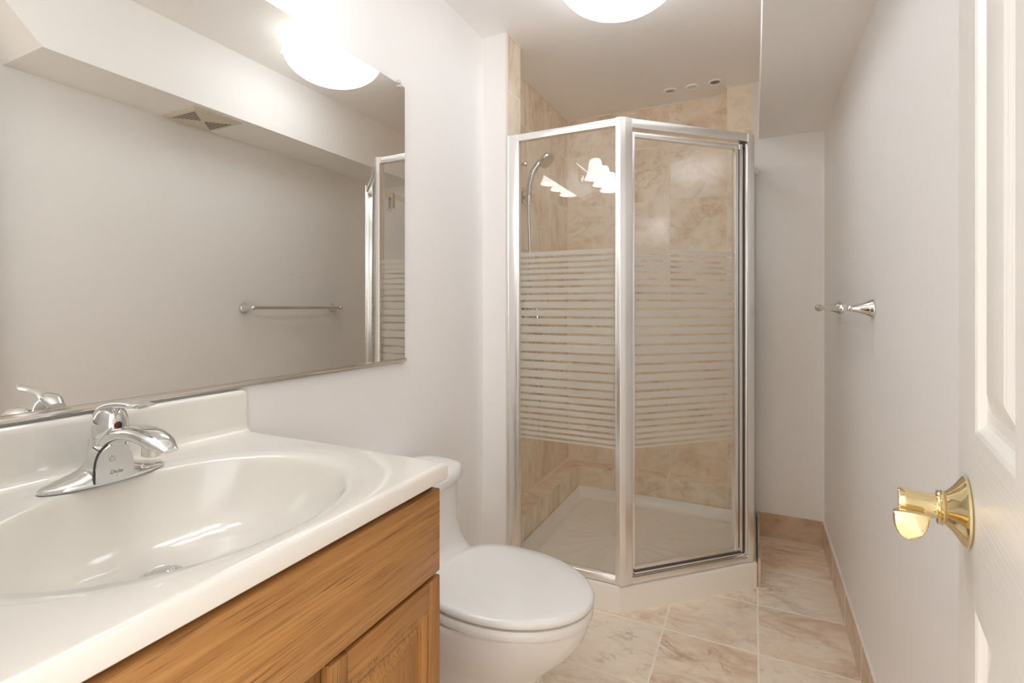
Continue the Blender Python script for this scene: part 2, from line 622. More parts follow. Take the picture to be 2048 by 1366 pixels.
# caulk lines where tile meets paint
bm = new()
box(bm, XP - 0.004, XP + 0.005, YP0 + 0.006, YP1, ZC - 0.006, ZC)
box(bm, XL, XL + 0.006, YP1, YREC, ZC - 0.007, ZC)
box(bm, XL, XBP, YREC - 0.006, YREC, ZC - 0.007, ZC)
box(bm, XBP - 0.004, -0.008, YB - 0.006, YB, ZC - 0.007, ZC)
struct('trim_2', bm, M['caulk'], 'white caulk line along the top of the shower tiles')
bm = new()
box(bm, XP - 0.004, XP + 0.004, YP0 - 0.001, YP0 + 0.009, 0, ZC)
struct('trim_3', bm, M['caulk'], 'white edge strip between painted pier and shower tiles')
bm = new()
box(bm, -0.010, 0.014, YB - 0.006, YB, ZS - 0.02, ZC)
struct('trim_4', bm, M['caulk'], 'white strip between shower tiles and soffit')

# ------------------------------------------------------------------ vanity cabinet
VY0, VY1, VZ = 0.141, 0.785, 0.913      # top: left end, right end, height
VXF = -0.511
vc = thing('vanity_cabinet', 'honey oak vanity cabinet with two panelled doors under the white sink top', 'cabinet', (-0.80, 0.455, 0))
bm = new()
CX0, CX1, CY0, CY1, CZ1 = XL + 0.003, -0.531, 0.148, 0.763, 0.8795
box(bm, CX0, CX1 - 0.018, CY0, CY0 + 0.015, 0.09, CZ1, 0)
box(bm, CX0, CX1 - 0.018, CY1 - 0.015, CY1, 0.09, CZ1, 0)
box(bm, CX0, CX0 + 0.010, CY0, CY1, 0.09, CZ1, 0)
box(bm, CX0, CX1 - 0.018, CY0, CY1, 0.09, 0.105, 0)
box(bm, CX0, -0.60, CY0 + 0.005, CY1 - 0.005, 0.0, 0.09, 0)
# face frame
for y0, y1 in ((CY0, CY0 + 0.038), (0.402, 0.500), (CY1 - 0.038, CY1)):
    box(bm, CX1 - 0.018, CX1, y0, y1, 0.09, CZ1, 0)
for z0, z1 in ((0.09, 0.135), (0.690, 0.735), (CZ1 - 0.03, CZ1)):
    box(bm, CX1 - 0.018, CX1 - 0.0003, CY0, CY1, z0, z1, 0)
finish('cabinet_body', bm, [M['oak_body']], vc)
bm = new()
box(bm, CX1 + 0.0005, -0.512, 0.151, 0.761, 0.7235, 0.8725, 0, bev=0.003)
finish('drawer_front', bm, [M['oak_y']], vc)

def cabinet_door(y0, y1, knob_y):
    z0, z1, x0, x1 = 0.115, 0.7165, CX1 + 0.0005, -0.512
    sw = 0.033
    bm = new()
    # outer frame boards
    box(bm, x0, x1, y0, y0 + sw, z0, z1, 1, bev=0.003)
    box(bm, x0, x1, y1 - sw, y1, z0, z1, 1, bev=0.003)
    box(bm, x0, x1 - 0.0005, y0 + sw, y1 - sw, z1 - 0.045, z1, 0, bev=0.002)
    box(bm, x0, x1 - 0.0005, y0 + sw, y1 - sw, z0, z0 + 0.045, 0, bev=0.002)
    d = finish('door', bm, [M['oak_y'], M['oak_z']], vc)
    bm = new()
    # bead, groove and raised field
    iy0, iy1, iz0, iz1 = y0 + sw, y1 - sw, z0 + 0.045, z1 - 0.045
    rings = []
    for ins, x in ((0.0, x1 - 0.003), (0.006, x1 - 0.0012), (0.014, x1 - 0.004), (0.0165, x1 - 0.013), (0.022, x1 - 0.013), (0.024, x1 - 0.011), (0.046, x1 - 0.003), (0.050, x1 - 0.0025)):
        rings.append([(x, iy0 + ins, iz0 + ins), (x, iy1 - ins, iz0 + ins), (x, iy1 - ins, iz1 - ins), (x, iy0 + ins, iz1 - ins)])
    loft(bm, rings, False, True)
    finish('door_panel', bm, [M['oak_z']], d, sharp=15)
    bm = new()
    lathe(bm, [(0.005, 0.0), (0.005, 0.010), (0.0075, 0.014), (0.0115, 0.019), (0.0118, 0.023), (0.009, 0.027), (0.0, 0.029)], (x1 - 0.001, knob_y, 0.678), (1, 0, 0), 28)
    finish('knob', bm, [M['nickel']], d)
cabinet_door(0.499, 0.761, 0.508)
cabinet_door(0.151, 0.403, 0.393)

# ------------------------------------------------------------------ vanity top with integral sink
vt = thing('vanity_sink', 'glossy white sink top with integral oval basin on the oak cabinet', 'sink', (-0.80, 0.463, 0.881))
BCX, BCY, BA, BB = -0.755, 0.463, 0.206, 0.239
NB = 160
bm = new()
RX0, RX1, RY0, RY1 = XL + 0.002, VXF, VY0, VY1
angs = sorted(set([2 * pi * k / NB for k in range(NB)] + [atan2(y - BCY, x - BCX) % (2 * pi) for x in (RX0, RX1) for y in (RY0, RY1)]))
def ell(s, z, e=0.0, cx=BCX):
    r = []
    for t in angs:
        d = Vector((cos(t), sin(t)))
        k = 1 / sqrt((d.x / BA) ** 2 + (d.y / BB) ** 2)
        k = k * s + e
        r.append((cx + d.x * k, BCY + d.y * k, z))
    return r
def rect_ring(ins, z):
    pts = [(RX0 + 0.0, RY0 + ins), (RX1 - ins, RY0 + ins), (RX1 - ins, RY1 - ins), (RX0 + 0.0, RY1 - ins)]
    r = []
    for t in angs:
        k = ray_poly((BCX, BCY), t, pts)
        r.append((BCX + cos(t) * k, BCY + sin(t) * k, z))
    return r
def deck(f, z):
    """ring between the bowl edge and the border: wide behind, narrow in front"""
    r = []
    for t in angs:
        d = Vector((cos(t), sin(t)))
        k = 1 / sqrt((d.x / BA) ** 2 + (d.y / BB) ** 2)
        back = max(0.0, -d.x)
        side = abs(d.y)
        k = k + f * (0.010 + 0.045 * back ** 1.5 + 0.022 * side ** 2)
        r.append((BCX + d.x * k, BCY + d.y * k, z))
    return r
rings = []
DEPTH = 0.127
prof = [(0.09, 1.0), (0.25, 0.985), (0.42, 0.955), (0.58, 0.89), (0.70, 0.79), (0.80, 0.64), (0.88, 0.45), (0.935, 0.27), (0.968, 0.13), (0.985, 0.06), (0.997, 0.024), (1.01, 0.006)]
for s, dz in prof:
    rings.append(ell(s, VZ - 0.004 - DEPTH * dz, cx=BCX - 0.080 * (1 - s)))
rings.append(ell(1.02, VZ - 0.0028))
rings.append(deck(0.90, VZ - 0.0016))
rings.append(deck(1.03, VZ - 0.0010))
rings.append(deck(1.20, VZ))
rings.append(rect_ring(0.011, VZ))
for k in range(1, 7):
    a = k / 6 * pi / 2
    rings.append(rect_ring(0.0085 * (1 - sin(a)), VZ - 0.0085 * (1 - cos(a))))
rings.append(rect_ring(0.0, 0.884))
rings.append(rect_ring(0.003, 0.881))
rings.append(rect_ring(0.05, 0.881))
loft(bm, rings, True, False)
finish('countertop', bm, [M['marble_white']], vt, sharp=50)
bm = new()
# backsplash with a rounded top edge and a small cove at its foot
pr_ = [(XL + 0.002, 0.905), (XL + 0.032, 0.911), (XL + 0.026, 0.914), (XL + 0.022, 0.920), (XL + 0.0205, 0.93), (XL + 0.0205, 0.996), (XL + 0.0195, 1.002), (XL + 0.0165, 1.0065), (XL + 0.012, 1.0082), (XL + 0.002, 1.0082)]
def bs(y, k=1.0, dz=0.0):
    return [(XL + 0.002 + (x - XL - 0.002) * k, y, z - (dz if z > 0.99 else 0)) for x, z in pr_]
loft(bm, [bs(VY0), bs(VY1 - 0.012), bs(VY1 - 0.005, 1.0, 0.0015), bs(VY1 - 0.0015, 0.985, 0.005), bs(VY1, 0.95, 0.010)])
finish('backsplash', bm, [M['marble_white']], vt, sharp=50)
bm = new()
dz0 = VZ - 0.004 - DEPTH
lathe(bm, [(0.030, -0.004), (0.030, 0.002), (0.027, 0.004), (0.023, 0.003), (0.021, -0.002), (0.021, -0.004)], (BCX - 0.074, BCY, dz0), seg=36)
d_ = finish('drain', bm, [M['chrome']], vt)
bm = new()
lathe(bm, [(0.004, -0.003), (0.019, 0.004), (0.019, 0.007), (0.014, 0.011), (0.0, 0.0125)], (BCX - 0.074, BCY, dz0), seg=36)
finish('stopper', bm, [M['chrome']], d_)

# ------------------------------------------------------------------ faucet
FX, FY, FZ = -0.985, 0.463, VZ - 0.0008
fa = thing('faucet', 'chrome single lever bathroom faucet on the sink top', 'faucet', (FX, FY, FZ))
bm = new()
def fring(z, ax, ay, p=2.0, dx=0.0, n=72):
    r = []
    for j in range(n):
        a = 2 * pi * j / n
        c, s = cos(a), sin(a)
        r.append((FX + dx + ax * math.copysign(abs(c) ** (2 / p), c), FY + ay * math.copysign(abs(s) ** (2 / p), s), FZ + z))
    return r
rg = [fring(0, .038, .0905, 2.0), fring(.004, .0385, .0905, 2.0), fring(.007, .0375, .087), fring(.010, .0365, .074), fring(.0145, .0355, .055, 2.1, .001), fring(.019, .0345, .0405, 2.2, .001), fring(.026, .033, .0325, 2.2, .001),
      fring(.035, .031, .0285, 2.2, .001), fring(.046, .028, .0262, 2.1, 0), fring(.058, .0255, .0250), fring(.0705, .0245, .0245), fring(.0713, .0235, .0235)]
rg = [[(x, y + .0025 * min(1, (z - FZ) / .03), z) for x, y, z in r] for r in rg]
loft(bm, rg)
# scooped pads on the two wings
finish('faucet_body', bm, [M['chrome']], fa, sharp=40)
bm = new()
# spout: hood that springs from the column and turns down
tube(bm, [(FX + .004, FY, FZ + .040), (FX + .032, FY + .001, FZ + .069), (FX + .070, FY + .002, FZ + .0825), (FX + .112, FY + .003, FZ + .0835), (FX + .146, FY + .004, FZ + .075), (FX + .174, FY + .005, FZ + .0655)],
     [(.018, .014), (.0215, .0135), (.0225, .0125), (.023, .0115), (.021, .010), (.012, .0035)], seg=32, n=10, up=(0, 0, 1), power=2.4)
sp = finish('spout', bm, [M['chrome']], fa, sharp=40)
bm = new()
lathe(bm, [(.0125, 0), (.0138, .001), (.0138, .016), (.0125, .018)], (FX + .126, FY + .003, FZ + .0535), (0.15, 0, 1), 28)
finish('aerator', bm, [M['nickel']], sp)
bm = new()
# lift-rod strip on the crown of the spout
tube(bm, [(FX + .060, FY + .002, FZ + .0925), (FX + .085, FY + .003, FZ + .0955), (FX + .112, FY + .004, FZ + .0950)], [(.003, .0012), (.004, .0016), (.0058, .0012)], seg=14, n=6, up=(0, 0, 1))
finish('crown_ridge', bm, [M['chrome']], sp)
bm = new()
# shield plate under the spout
def shield(x, k, n=24):
    r = []
    for j in range(n + 1):
        a = pi * j / n
        r.append((x, FY - .0055 + .0272 * k * cos(a), FZ + .020 + .045 * k * sin(a) ** 0.8))
    r.append((x, FY - .0055 - .0272 * k, FZ + .004))
    r.append((x, FY - .0055 + .0272 * k, FZ + .004))
    return r
xs = FX + .042
loft(bm, [shield(xs - .034, 1.0), shield(xs - .0012, 1.0), shield(xs, 0.965)])
fp = finish('front_plate', bm, [M['chrome']], fa, sharp=30)
bm = new()
loft(bm, [shield(xs - .0085, 1.035), shield(xs - .0050, 1.035)])
finish('plate_seam', bm, [M['seam']], fp, sharp=30)
bm = new()
lathe(bm, [(.0035, 0), (.0045, .001), (.0040, .0022), (.0028, .0022), (.0022, .0004), (.0, .0002)], (xs, FY - .010, FZ + .040), (1, 0, 0), 24)
finish('screw_hole', bm, [M['nickel']], fp)
# maker's lettering
def lettering(txt, size, parent, mat, mw, name='lettering', shear=0.25, depth=0.0003):
    cu = bpy.data.curves.new('lettering', 'FONT')
    cu.body = txt
    cu.size = size
    cu.shear = shear
    cu.extrude = depth
    cu.align_x = 'CENTER'
    to = bpy.data.objects.new('lettering_source', cu)
    COL.objects.link(to)
    dg = bpy.context.evaluated_depsgraph_get()
    me = bpy.data.meshes.new_from_object(to.evaluated_get(dg))
    bpy.data.objects.remove(to)
    me.transform(mw)
    me.transform(Matrix.Translation(-ORG[parent.name]))
    me.materials.clear()
    me.materials.append(mat)
    me.name = name
    o = bpy.data.objects.new(name, me)
    COL.objects.link(o)
    o.parent = parent
    ORG[o.name] = ORG[parent.name]
    return o
mw = Matrix.Translation((xs + .0002, FY - .0045, FZ + .0155)) @ Matrix(((0, 0, 1, 0), (1, 0, 0, 0), (0, 1, 0, 0), (0, 0, 0, 1)))
lettering('Delta', .0085, fp, M['etch'], mw)
bm = new()
lathe(bm, [(.0012, 0), (.0012, .0004)], (xs, FY - .004, FZ + .0115), (1, 0, 0), 3)
finish('emblem', bm, [M['etch']], fp)
bm = new()
# lever handle: dome over the cartridge with a blade reaching forward
lathe(bm, [(.0235, .0725), (.0250, .0732), (.0255, .080), (.0253, .092), (.0235, .103), (.0200, .112), (.014, .119), (.007, .1225), (.0, .1235)], (FX, FY + .0025, FZ), (0.10, 0, 1), 44)
tube(bm, [(FX - .018, FY + .002, FZ + .104), (FX + .004, FY + .002, FZ + .1185), (FX + .036, FY + .0025, FZ + .1265), (FX + .074, FY + .003, FZ + .1285), (FX + .104, FY + .003, FZ + .1305), (FX + .127, FY + .003, FZ + .1335)],
     [(.013, .009), (.0165, .0075), (.0125, .0062), (.0100, .0055), (.0125, .0055), (.0065, .0018)], seg=28, n=10, up=(0, 0, 1), power=2.2)
hd = finish('lever_handle', bm, [M['chrome']], fa, sharp=40)
bm = new()
c_ = Vector((FX + .0342, FY + .0015, FZ + .092))
lathe(bm, [(.0056, -.002), (.0056, .0010), (.0, .0012)], c_, (1, 0, 0.10), 28)
bm.faces.ensure_lookup_table()
for f in bm.faces:
    if f.calc_center_median().y > c_.y + .0003:
        f.material_index = 1
finish('temperature_dot', bm, [M['red'], M['blue']], hd)

# ------------------------------------------------------------------ mirror
MY0, MY1, MZ0, MZ1 = 0.15, 1.3877, 1.0226, 1.9525
mi_ = thing('wall_mirror', 'large frameless rectangular mirror on the left wall above the sink', 'mirror', (XL, 0.77, MZ0))
bm = new(); box(bm, XL + 0.0005, XL + 0.006, MY0, MY1, MZ0, MZ1, 0)
finish('mirror_glass', bm, [M['mirror']], mi_)
bm = new()
box(bm, XL + 0.0005, XL + 0.013, MY0, MY1 + 0.003, MZ0 - 0.009, MZ0 - 0.001, 0, bev=0.0015)
box(bm, XL + 0.007, XL + 0.0115, MY0, MY1 + 0.003, MZ0 - 0.002, MZ0 + 0.003, 0)
finish('bottom_channel', bm, [M['nickel']], mi_)
for y, z, r in ((1.357, MZ1 - 0.007, 0.0065), (0.40, MZ1 - 0.007, 0.0065)):
    bm = new()
    lathe(bm, [(r, 0), (r, .004), (r * .7, .007), (0, .008)], (XL + 0.006, y, z), (1, 0, 0), 20)
    lathe(bm, [(r * 1.1, 0), (r * 1.1, .004), (r * .7, .0075), (0, .0085)], (XL + 0.004, y - 0.001, z + 0.0135), (1, 0, 0), 20)
    finish('mirror_clip', bm, [M['clip']], mi_)

# ------------------------------------------------------------------ vanity light over the mirror
VLY, VLZ, VLX = 0.585, 2.115, -1.022
vl = thing('vanity_light', 'chrome wall light with three downward white glass bells above the mirror', 'light', (XL, VLY, VLZ - 0.06))
bm = new()
lathe(bm, [(.062, 0), (.062, .006), (.055, .014), (.030, .020), (.012, .026), (.012, .064)], (XL + .0005, VLY, VLZ), (1, 0, 0), 40)
finish('backplate', bm, [M['chrome']], vl)
bm = new()
tube(bm, [(VLX, VLY - .30, VLZ), (VLX, VLY + .30, VLZ)], .011, 20, 1)
for s in (-1, 1):
    ball(bm, (VLX, VLY + s * .30, VLZ), .013)
finish('bar', bm, [M['chrome']], vl)
for y in (VLY + .185, VLY, VLY - .185):
    bm = new()
    tube(bm, [(VLX + .003, y, VLZ + .006), (VLX + .006, y, VLZ + .055), (VLX + .030, y, VLZ + .085), (VLX + .070, y, VLZ + .092), (VLX + .094, y, VLZ + .082), (VLX + .097, y, VLZ + .048)], .0045, 12, 8)
    lathe(bm, [(.010, .058), (.024, .054), (.028, .042), (.028, .036)], (VLX + .097, y, VLZ), seg=28)
    ar = finish('arm', bm, [M['chrome']], vl)
    bm = new()
    lathe(bm, [(.030, .040), (.037, .034), (.042, .010), (.046, -.020), (.052, -.048), (.062, -.072), (.071, -.086), (.068, -.086), (.059, -.071), (.049, -.047), (.043, -.020), (.039, .010), (.030, .034)], (VLX + .097, y, VLZ), seg=40, cap0=False, cap1=False)
    lathe(bm, [(.0, -.050), (.020, -.045), (.027, -.020), (.020, .010), (.012, .030)], (VLX + .097, y, VLZ), seg=20)
    finish('glass_shade', bm, [M['shade']], ar)

# ------------------------------------------------------------------ ceiling light
LX, LY = -0.418, 1.715
cl = thing('ceiling_light', 'white alabaster glass bowl ceiling light with metal clips', 'light', (LX, LY, ZC - 0.16))
bm = new()
lathe(bm, [(.10, 0), (.10, -.018), (.085, -.024), (.0, -.024)], (LX, LY, ZC - .0005), seg=48)
finish('ceiling_plate', bm, [M['alu']], cl)
bm = new()
R0, ZR, ZBW = .212, ZC - .052, ZC - .158
pf = []
for k in range(0, 19):
    a = pi / 2 * k / 18
    pf.append((R0 * cos(a) ** 0.85, (ZBW - ZR) * sin(a) ** 1.15))
pf2 = [(r * .965, h + .006) for r, h in reversed(pf)]
lathe(bm, [(R0 + .003, .004)] + pf, (LX, LY, ZR), seg=64, cap0=False, cap1=False)
lathe(bm, pf2 + [(R0 + .003, .004)], (LX, LY, ZR), seg=64, mi=1, cap0=False, cap1=False)
finish('glass_bowl', bm, [M['lamp'], M['lamp_in']], cl, sharp=60)
for k in range(3):
    a = radians(200 + 120 * k)
    d = Vector((cos(a), sin(a), 0))
    bm = new()
    p = Vector((LX, LY, ZR))
    tube(bm, [p + d * .10 + Vector((0, 0, .036)), p + d * .17 + Vector((0, 0, .030)), p + d * .212 + Vector((0, 0, .012)), p + d * .222 + Vector((0, 0, -.004)), p + d * .207 + Vector((0, 0, -.016))], [(.010, .002), (.009, .002), (.008, .002), (.010, .002), (.004, .0015)], 10, 6, up=(0, 0, 1))
    finish('bowl_clip', bm, [M['nickel']], cl)

# ------------------------------------------------------------------ toilet
TY = 1.262
to = thing('toilet', 'white one piece toilet with closed lid beside the oak vanity', 'toilet', (-0.75, TY, 0))
def egg(x0, x1, hw, z, n=64, back=3.0, front=2.0, xm=None):
    """plan outline: blunt at the wall end x0, rounded at the front x1"""
    xm = xm if xm is not None else x0 + (x1 - x0) * 0.42
    r = []
    for j in range(n):
        a = 2 * pi * j / n
        c, s = cos(a), sin(a)
        p = front if c >= 0 else back
        lx = (x1 - xm) if c >= 0 else (xm - x0)
        r.append((xm + lx * math.copysign(abs(c) ** (2 / p), c), TY + hw * math.copysign(abs(s) ** (2 / p), s), z))
    return r
bm = new()
loft(bm, [egg(-1.00, -0.580, .105, 0), egg(-1.00, -0.575, .108, .012), egg(-0.99, -0.575, .103, .05), egg(-0.98, -0.570, .098, .11), egg(-0.975, -0.545, .105, .17), egg(-0.97, -0.490, .130, .23),
          egg(-0.965, -0.432, .158, .285), egg(-0.96, -0.402, .176, .33), egg(-0.955, -0.390, .184, .362), egg(-0.955, -0.388, .185, .371), egg(-0.955, -0.393, .180, .3775), egg(-0.95, -0.41, .165, .379)])
# tank and the shoulder that sweeps down into the bowl deck
def tring(x1, hw, z, p=3.2, x0=XL + 0.012):
    n = 64
    cx, lx = (x0 + x1) / 2, (x1 - x0) / 2
    r = []
    for j in range(n):
        a = 2 * pi * j / n
        c, s = cos(a), sin(a)
        r.append((cx + lx * math.copysign(abs(c) ** (2 / p), c), TY + hw * math.copysign(abs(s) ** (2 / p), s), z))
    return r
loft(bm, [tring(-0.90, .10, .08), tring(-0.86, .13, .22), tring(-0.80, .155, .33), tring(-0.760, .176, .385), tring(-0.772, .178, .402), tring(-0.800, .180, .420), tring(-0.828, .183, .442), tring(-0.850, .186, .470), tring(-0.862, .189, .51), tring(-0.866, .193, .57), tring(-0.868, .198, .632)])
finish('toilet_body', bm, [M['porcelain']], to, sharp=45)
bm = new()
loft(bm, [tring(-0.866, .198, .632), tring(-0.855, .209, .640), tring(-0.853, .211, .652), tring(-0.855, .209, .668), tring(-0.864, .200, .680), tring(-0.885, .18, .685), tring(-0.93, .12, .687)])
finish('tank_lid', bm, [M['porcelain']], to, sharp=45)
bm = new()
sx0, sx1 = -0.845, -0.380
loft(bm, [egg(sx0, sx1 - .006, .184, .3845, back=2.6), egg(sx0, sx1 - .001, .1885, .387, back=2.6), egg(sx0, sx1, .190, .395, back=2.6), egg(sx0, sx1, .1898, .404, back=2.6), egg(sx0, sx1 - .004, .186, .409, back=2.6), egg(sx0 + .01, sx1 - .02, .17, .410, back=2.6)])
se = finish('seat', bm, [M['plastic']], to, sharp=45)
bm = new()
loft(bm, [egg(sx0 + .01, sx1 - .02, .170, .4140, back=2.6), egg(sx0 + .004, sx1 - .004, .1845, .4145, back=2.6), egg(sx0 + .001, sx1 + .001, .190, .4185, back=2.6), egg(sx0, sx1 + .002, .191, .425, back=2.6), egg(sx0 + .001, sx1 - .001, .189, .432, back=2.6),
          egg(sx0 + .006, sx1 - .010, .181, .4368, back=2.6), egg(sx0 + .03, sx1 - .045, .150, .439, back=2.6), egg(sx0 + .10, sx1 - .12, .09, .4402, back=2.6)])
finish('seat_lid', bm, [M['plastic']], to, sharp=45)
for s in (-1, 1):
    bm = new()
    tube(bm, [(-0.835, TY + s * .075 - .022, .421), (-0.835, TY + s * .075 + .022, .421)], .011, 16, 1)
    finish('seat_hinge', bm, [M['plastic']], to)

# ------------------------------------------------------------------ shower tray
st = thing('shower_tray', 'white acrylic neo-angle shower tray in the corner', 'shower tray', (-0.5, 2.45, 0))
TP = [(XP + 0.001, 1.944), (-0.472, 1.944), (0.013, 2.388), (0.013, YB - 0.003), (XP + 0.001, YB - 0.003)]
bm = new()
# edges: left panel, door, right panel, back, left
def tr(dfront, dwall, r, z):
    return [(p.x, p.y, z) for p in round_poly(offset_poly(TP, [dfront, dfront, dfront, dwall, dwall]), r, 6)]
rings = [tr(0.0, 0, .020, 0.0), tr(0.0, 0, .020, .094), tr(.0015, 0, .0195, .1005), tr(.005, .001, .0185, .1055), tr(.010, .002, .017, .1085), tr(.016, .003, .015, .1095),
         tr(.050, .004, .012, .1095), tr(.056, .005, .012, .1075), tr(.062, .007, .014, .100), tr(.072, .018, .020, .070), tr(.080, .030, .030, .058), tr(.095, .045, .035, .054)]
loft(bm, rings, True, False)
edge = [Vector((p[0], p[1])) for p in rings[-1]]
DRC = (-0.60, 2.50)
NA = 192
fr = []
for k in range(0, 11):
    s = k / 10
    ring = []
    for j in range(NA):
        a = 2 * pi * j / NA
        L = ray_poly(DRC, a, edge)
        rr = 0.05 + (L + 0.012 - 0.05) * s
        z = .047 + .0065 * s
        rid = max(0.0, cos(a * 24)) ** 2 * .0022 * min(1.0, max(0.0, (s - .12) * 8)) * min(1.0, max(0.0, (.78 - s) * 6))
        ring.append((DRC[0] + cos(a) * rr, DRC[1] + sin(a) * rr, z + rid))
    fr.append(ring)
loft(bm, fr, True, False)
finish('tray', bm, [M['acrylic']], st, sharp=50)
bm = new()
lathe(bm, [(.052, -.003), (.052, .002), (.046, .0035), (.0, .0035)], (DRC[0], DRC[1], .047), seg=40)
for k in range(8):
    a = 2 * pi * k / 8
    lathe(bm, [(.006, .0), (.006, .0008)], (DRC[0] + cos(a) * .028, DRC[1] + sin(a) * .028, .0505), seg=12, mi=1)
finish('drain_cover', bm, [M['acrylic'], M['grey']], st)

# ------------------------------------------------------------------ shower enclosure
se_ = thing('shower_enclosure', 'neo-angle shower enclosure with silver frame and striped frosted glass', 'shower enclosure', (-0.474, 1.955, 0.1095))
A = Vector((-0.474, 1.957))
B = Vector((-0.016, 2.392))
ZB0, ZT = 0.1105, 1.942
YG = 1.962
def pbox(name, boxes, mat, parent=se_, mats=None):
    bm = new()
    for args in boxes:
        box(bm, *args[:6], mi=args[6] if len(args) > 6 else 0, bev=args[7] if len(args) > 7 else 0.002)
    return finish(name, bm, mats or [mat], parent)
GAPS = [1.4105, 1.3862, 1.3633, 1.3397, 1.3126, 1.2855, 1.2557, 1.2265, 1.1918, 1.1571, 1.1223, 1.0862, 1.0481, 1.0078, .9717, .9349, .8981, .8634, .83, .8009, .7738, .7474, .721, .6953, .6724, .6502]
def stripes():
    out = []
    top = 1.434
    for i, g in enumerate(GAPS):
        h = 0.0046 if i > 0 else 0.0052
        out.append((g + h, top))
        top = g - h
    out.append((.637, top))
    return out
# left fixed panel
pbox('wall_post', [(XP + .003, XP + .012, YG - .018, YG + .018, ZB0, ZT), (XP + .010, -.9155, YG - .016, YG + .016, ZB0, ZT), (-.918, -.909, YG - .012, YG + .012, ZB0, ZT)], M['alu'])
pbox('top_rail', [(-.956, -.49, YG - .014, YG + .014, 1.9125, ZT - .0005)], M['alu'])
pbox('bottom_rail', [(-.956, -.49, YG - .016, YG + .016, ZB0 + .0005, .136), (-.956, -.49, YG - .009, YG + .009, .135, .143)], M['alu'])
g1 = pbox('glass_panel', [(-.9175, -.484, YG - .003, YG + .003, .139, 1.918, 0, 0)], M['glass'])
bm = new()
for z0, z1 in stripes():
    box(bm, -.910, -.488, YG + .0032, YG + .0036, z0, z1)
finish('frosted_stripes', bm, [M['frost']], g1)
# corner post between panel and door
dv = (B - A).normalized()
nv = Vector((-dv.y, dv.x))
bm = new()
cp = [(-.4905, YG - .018), (-.470, YG - .0185), (-.452, YG - .0075), tuple(A + dv * .048 - nv * .0125), tuple(A + dv * .048 + nv * .014), (-.470, YG + .02), (-.4905, YG + .018)]
cp = [Vector(p) for p in cp]
loft(bm, [[(p.x, p.y, z) for p in round_poly(cp, .0035, 3)] for z in (ZB0, ZT + .001)])
finish('corner_post', bm, [M['alu']], se_, sharp=25)
def seg_(s0, s1):
    return A + dv * s0, A + dv * s1
def dbox(name, items, mats, parent=se_):
    """items: s0, s1, width, side, z0, z1, material index along the door line"""
    bm = new()
    for s0, s1, w, sd, z0, z1, mi in items:
        p, q = seg_(s0, s1)
        obox(bm, p, q, w, z0, z1, sd, mi, 0.0016)
    return finish(name, bm, mats, parent)
AL = [M['alu'], M['alu_dark']]
dbox('header_rail', [(.046, .607, .030, 0, 1.9065, ZT - .0005, 0)], AL)
dbox('threshold', [(.046, .607, .030, 0, ZB0, .1365, 0), (.050, .600, .010, .004, .136, .144, 0)], AL)
dbox('hinge_post', [(.6055, .640, .034, 0, ZB0, ZT, 0), (.5985, .606, .022, .002, ZB0 + .03, 1.900, 0)], AL)
dbox('dark_channel', [(.590, .600, .014, .006, .14, 1.895, 1), (.582, .604, .018, .002, 1.884, 1.905, 1)], AL)
dr = thing_door = dbox('shower_door', [(.0585, .582, .020, 0, 1.8715, 1.8915, 0), (.0585, .582, .020, 0, .1600, .1735, 0), (.0500, .0615, .018, 0, .1500, 1.8915, 0),
                               (.5445, .5610, .022, 0, .1600, 1.8800, 0), (.5615, .5665, .012, .002, .165, 1.878, 1), (.5670, .5815, .024, 0, .1550, 1.8940, 0)], AL)
dbox('drip_rail', [(.054, .575, .012, -.013, .150, .1565, 0), (.054, .575, .008, -.009, .1445, .1505, 1), (.054, .575, .010, -.011, .1565, .1605, 1)], AL, dr)
g2 = dbox('door_glass', [(.0600, .5460, .0055, 0, .171, 1.874, 0)], [M['glass']], dr)
bm = new()
for z0, z1 in stripes():
    p, q = seg_(.0620, .5440)
    obox(bm, p, q, .0004, z0, z1, .0032)
finish('frosted_stripes', bm, [M['frost']], g2)
# right fixed panel, running back to the wall
XG = -0.016
bm = new(); box(bm, XG - .013, XG + .013, B.y + .008, YB - .004, 1.9125, ZT - .001, 0, .0015)
finish('top_rail', bm, [M['alu']], se_)
bm = new(); box(bm, XG - .014, XG + .014, B.y + .008, YB - .004, ZB0 + .0005, .143, 0, .0015)
finish('bottom_rail', bm, [M['alu']], se_)
bm = new(); box(bm, XG - .014, XG + .014, YB - .030, YB - .003, ZB0, ZT, 0, .002)
finish('wall_post', bm, [M['alu']], se_)
bm = new(); box(bm, XG - .003, XG + .003, B.y + .012, YB - .02, .139, 1.916)
g3 = finish('glass_panel', bm, [M['glass']], se_)
bm = new()
for z0, z1 in stripes():
    box(bm, XG - .0036, XG - .0032, B.y + .014, YB - .03, z0, z1)
finish('frosted_stripes', bm, [M['frost']], g3)

# robe hook hanging over the rail of the right panel
hk = thing('over_rail_hook', 'small double hook hung over the top rail of the right shower glass', 'hook', (XG, 2.62, 1.83))
bm = new()
box(bm, XG - .0160, XG - .0136, 2.605, 2.635, 1.846, 1.945, 0, .0008)
box(bm, XG + .0136, XG + .0160, 2.605, 2.635, 1.846, 1.945, 0, .0008)
box(bm, XG - .0160, XG + .0160, 2.605, 2.635, 1.9425, 1.945, 0, .0008)
finish('hanger', bm, [M['nickel']], hk)
for y in (2.606, 2.634):
    bm = new()
    tube(bm, [(XG + .0150, y, 1.856), (XG + .018, y, 1.838), (XG + .028, y, 1.832), (XG + .035, y, 1.842)], .0026, 10, 6)
    ball(bm, (XG + .035, y, 1.843), .0048, 12)
    finish('hook_prong', bm, [M['chrome']], hk)

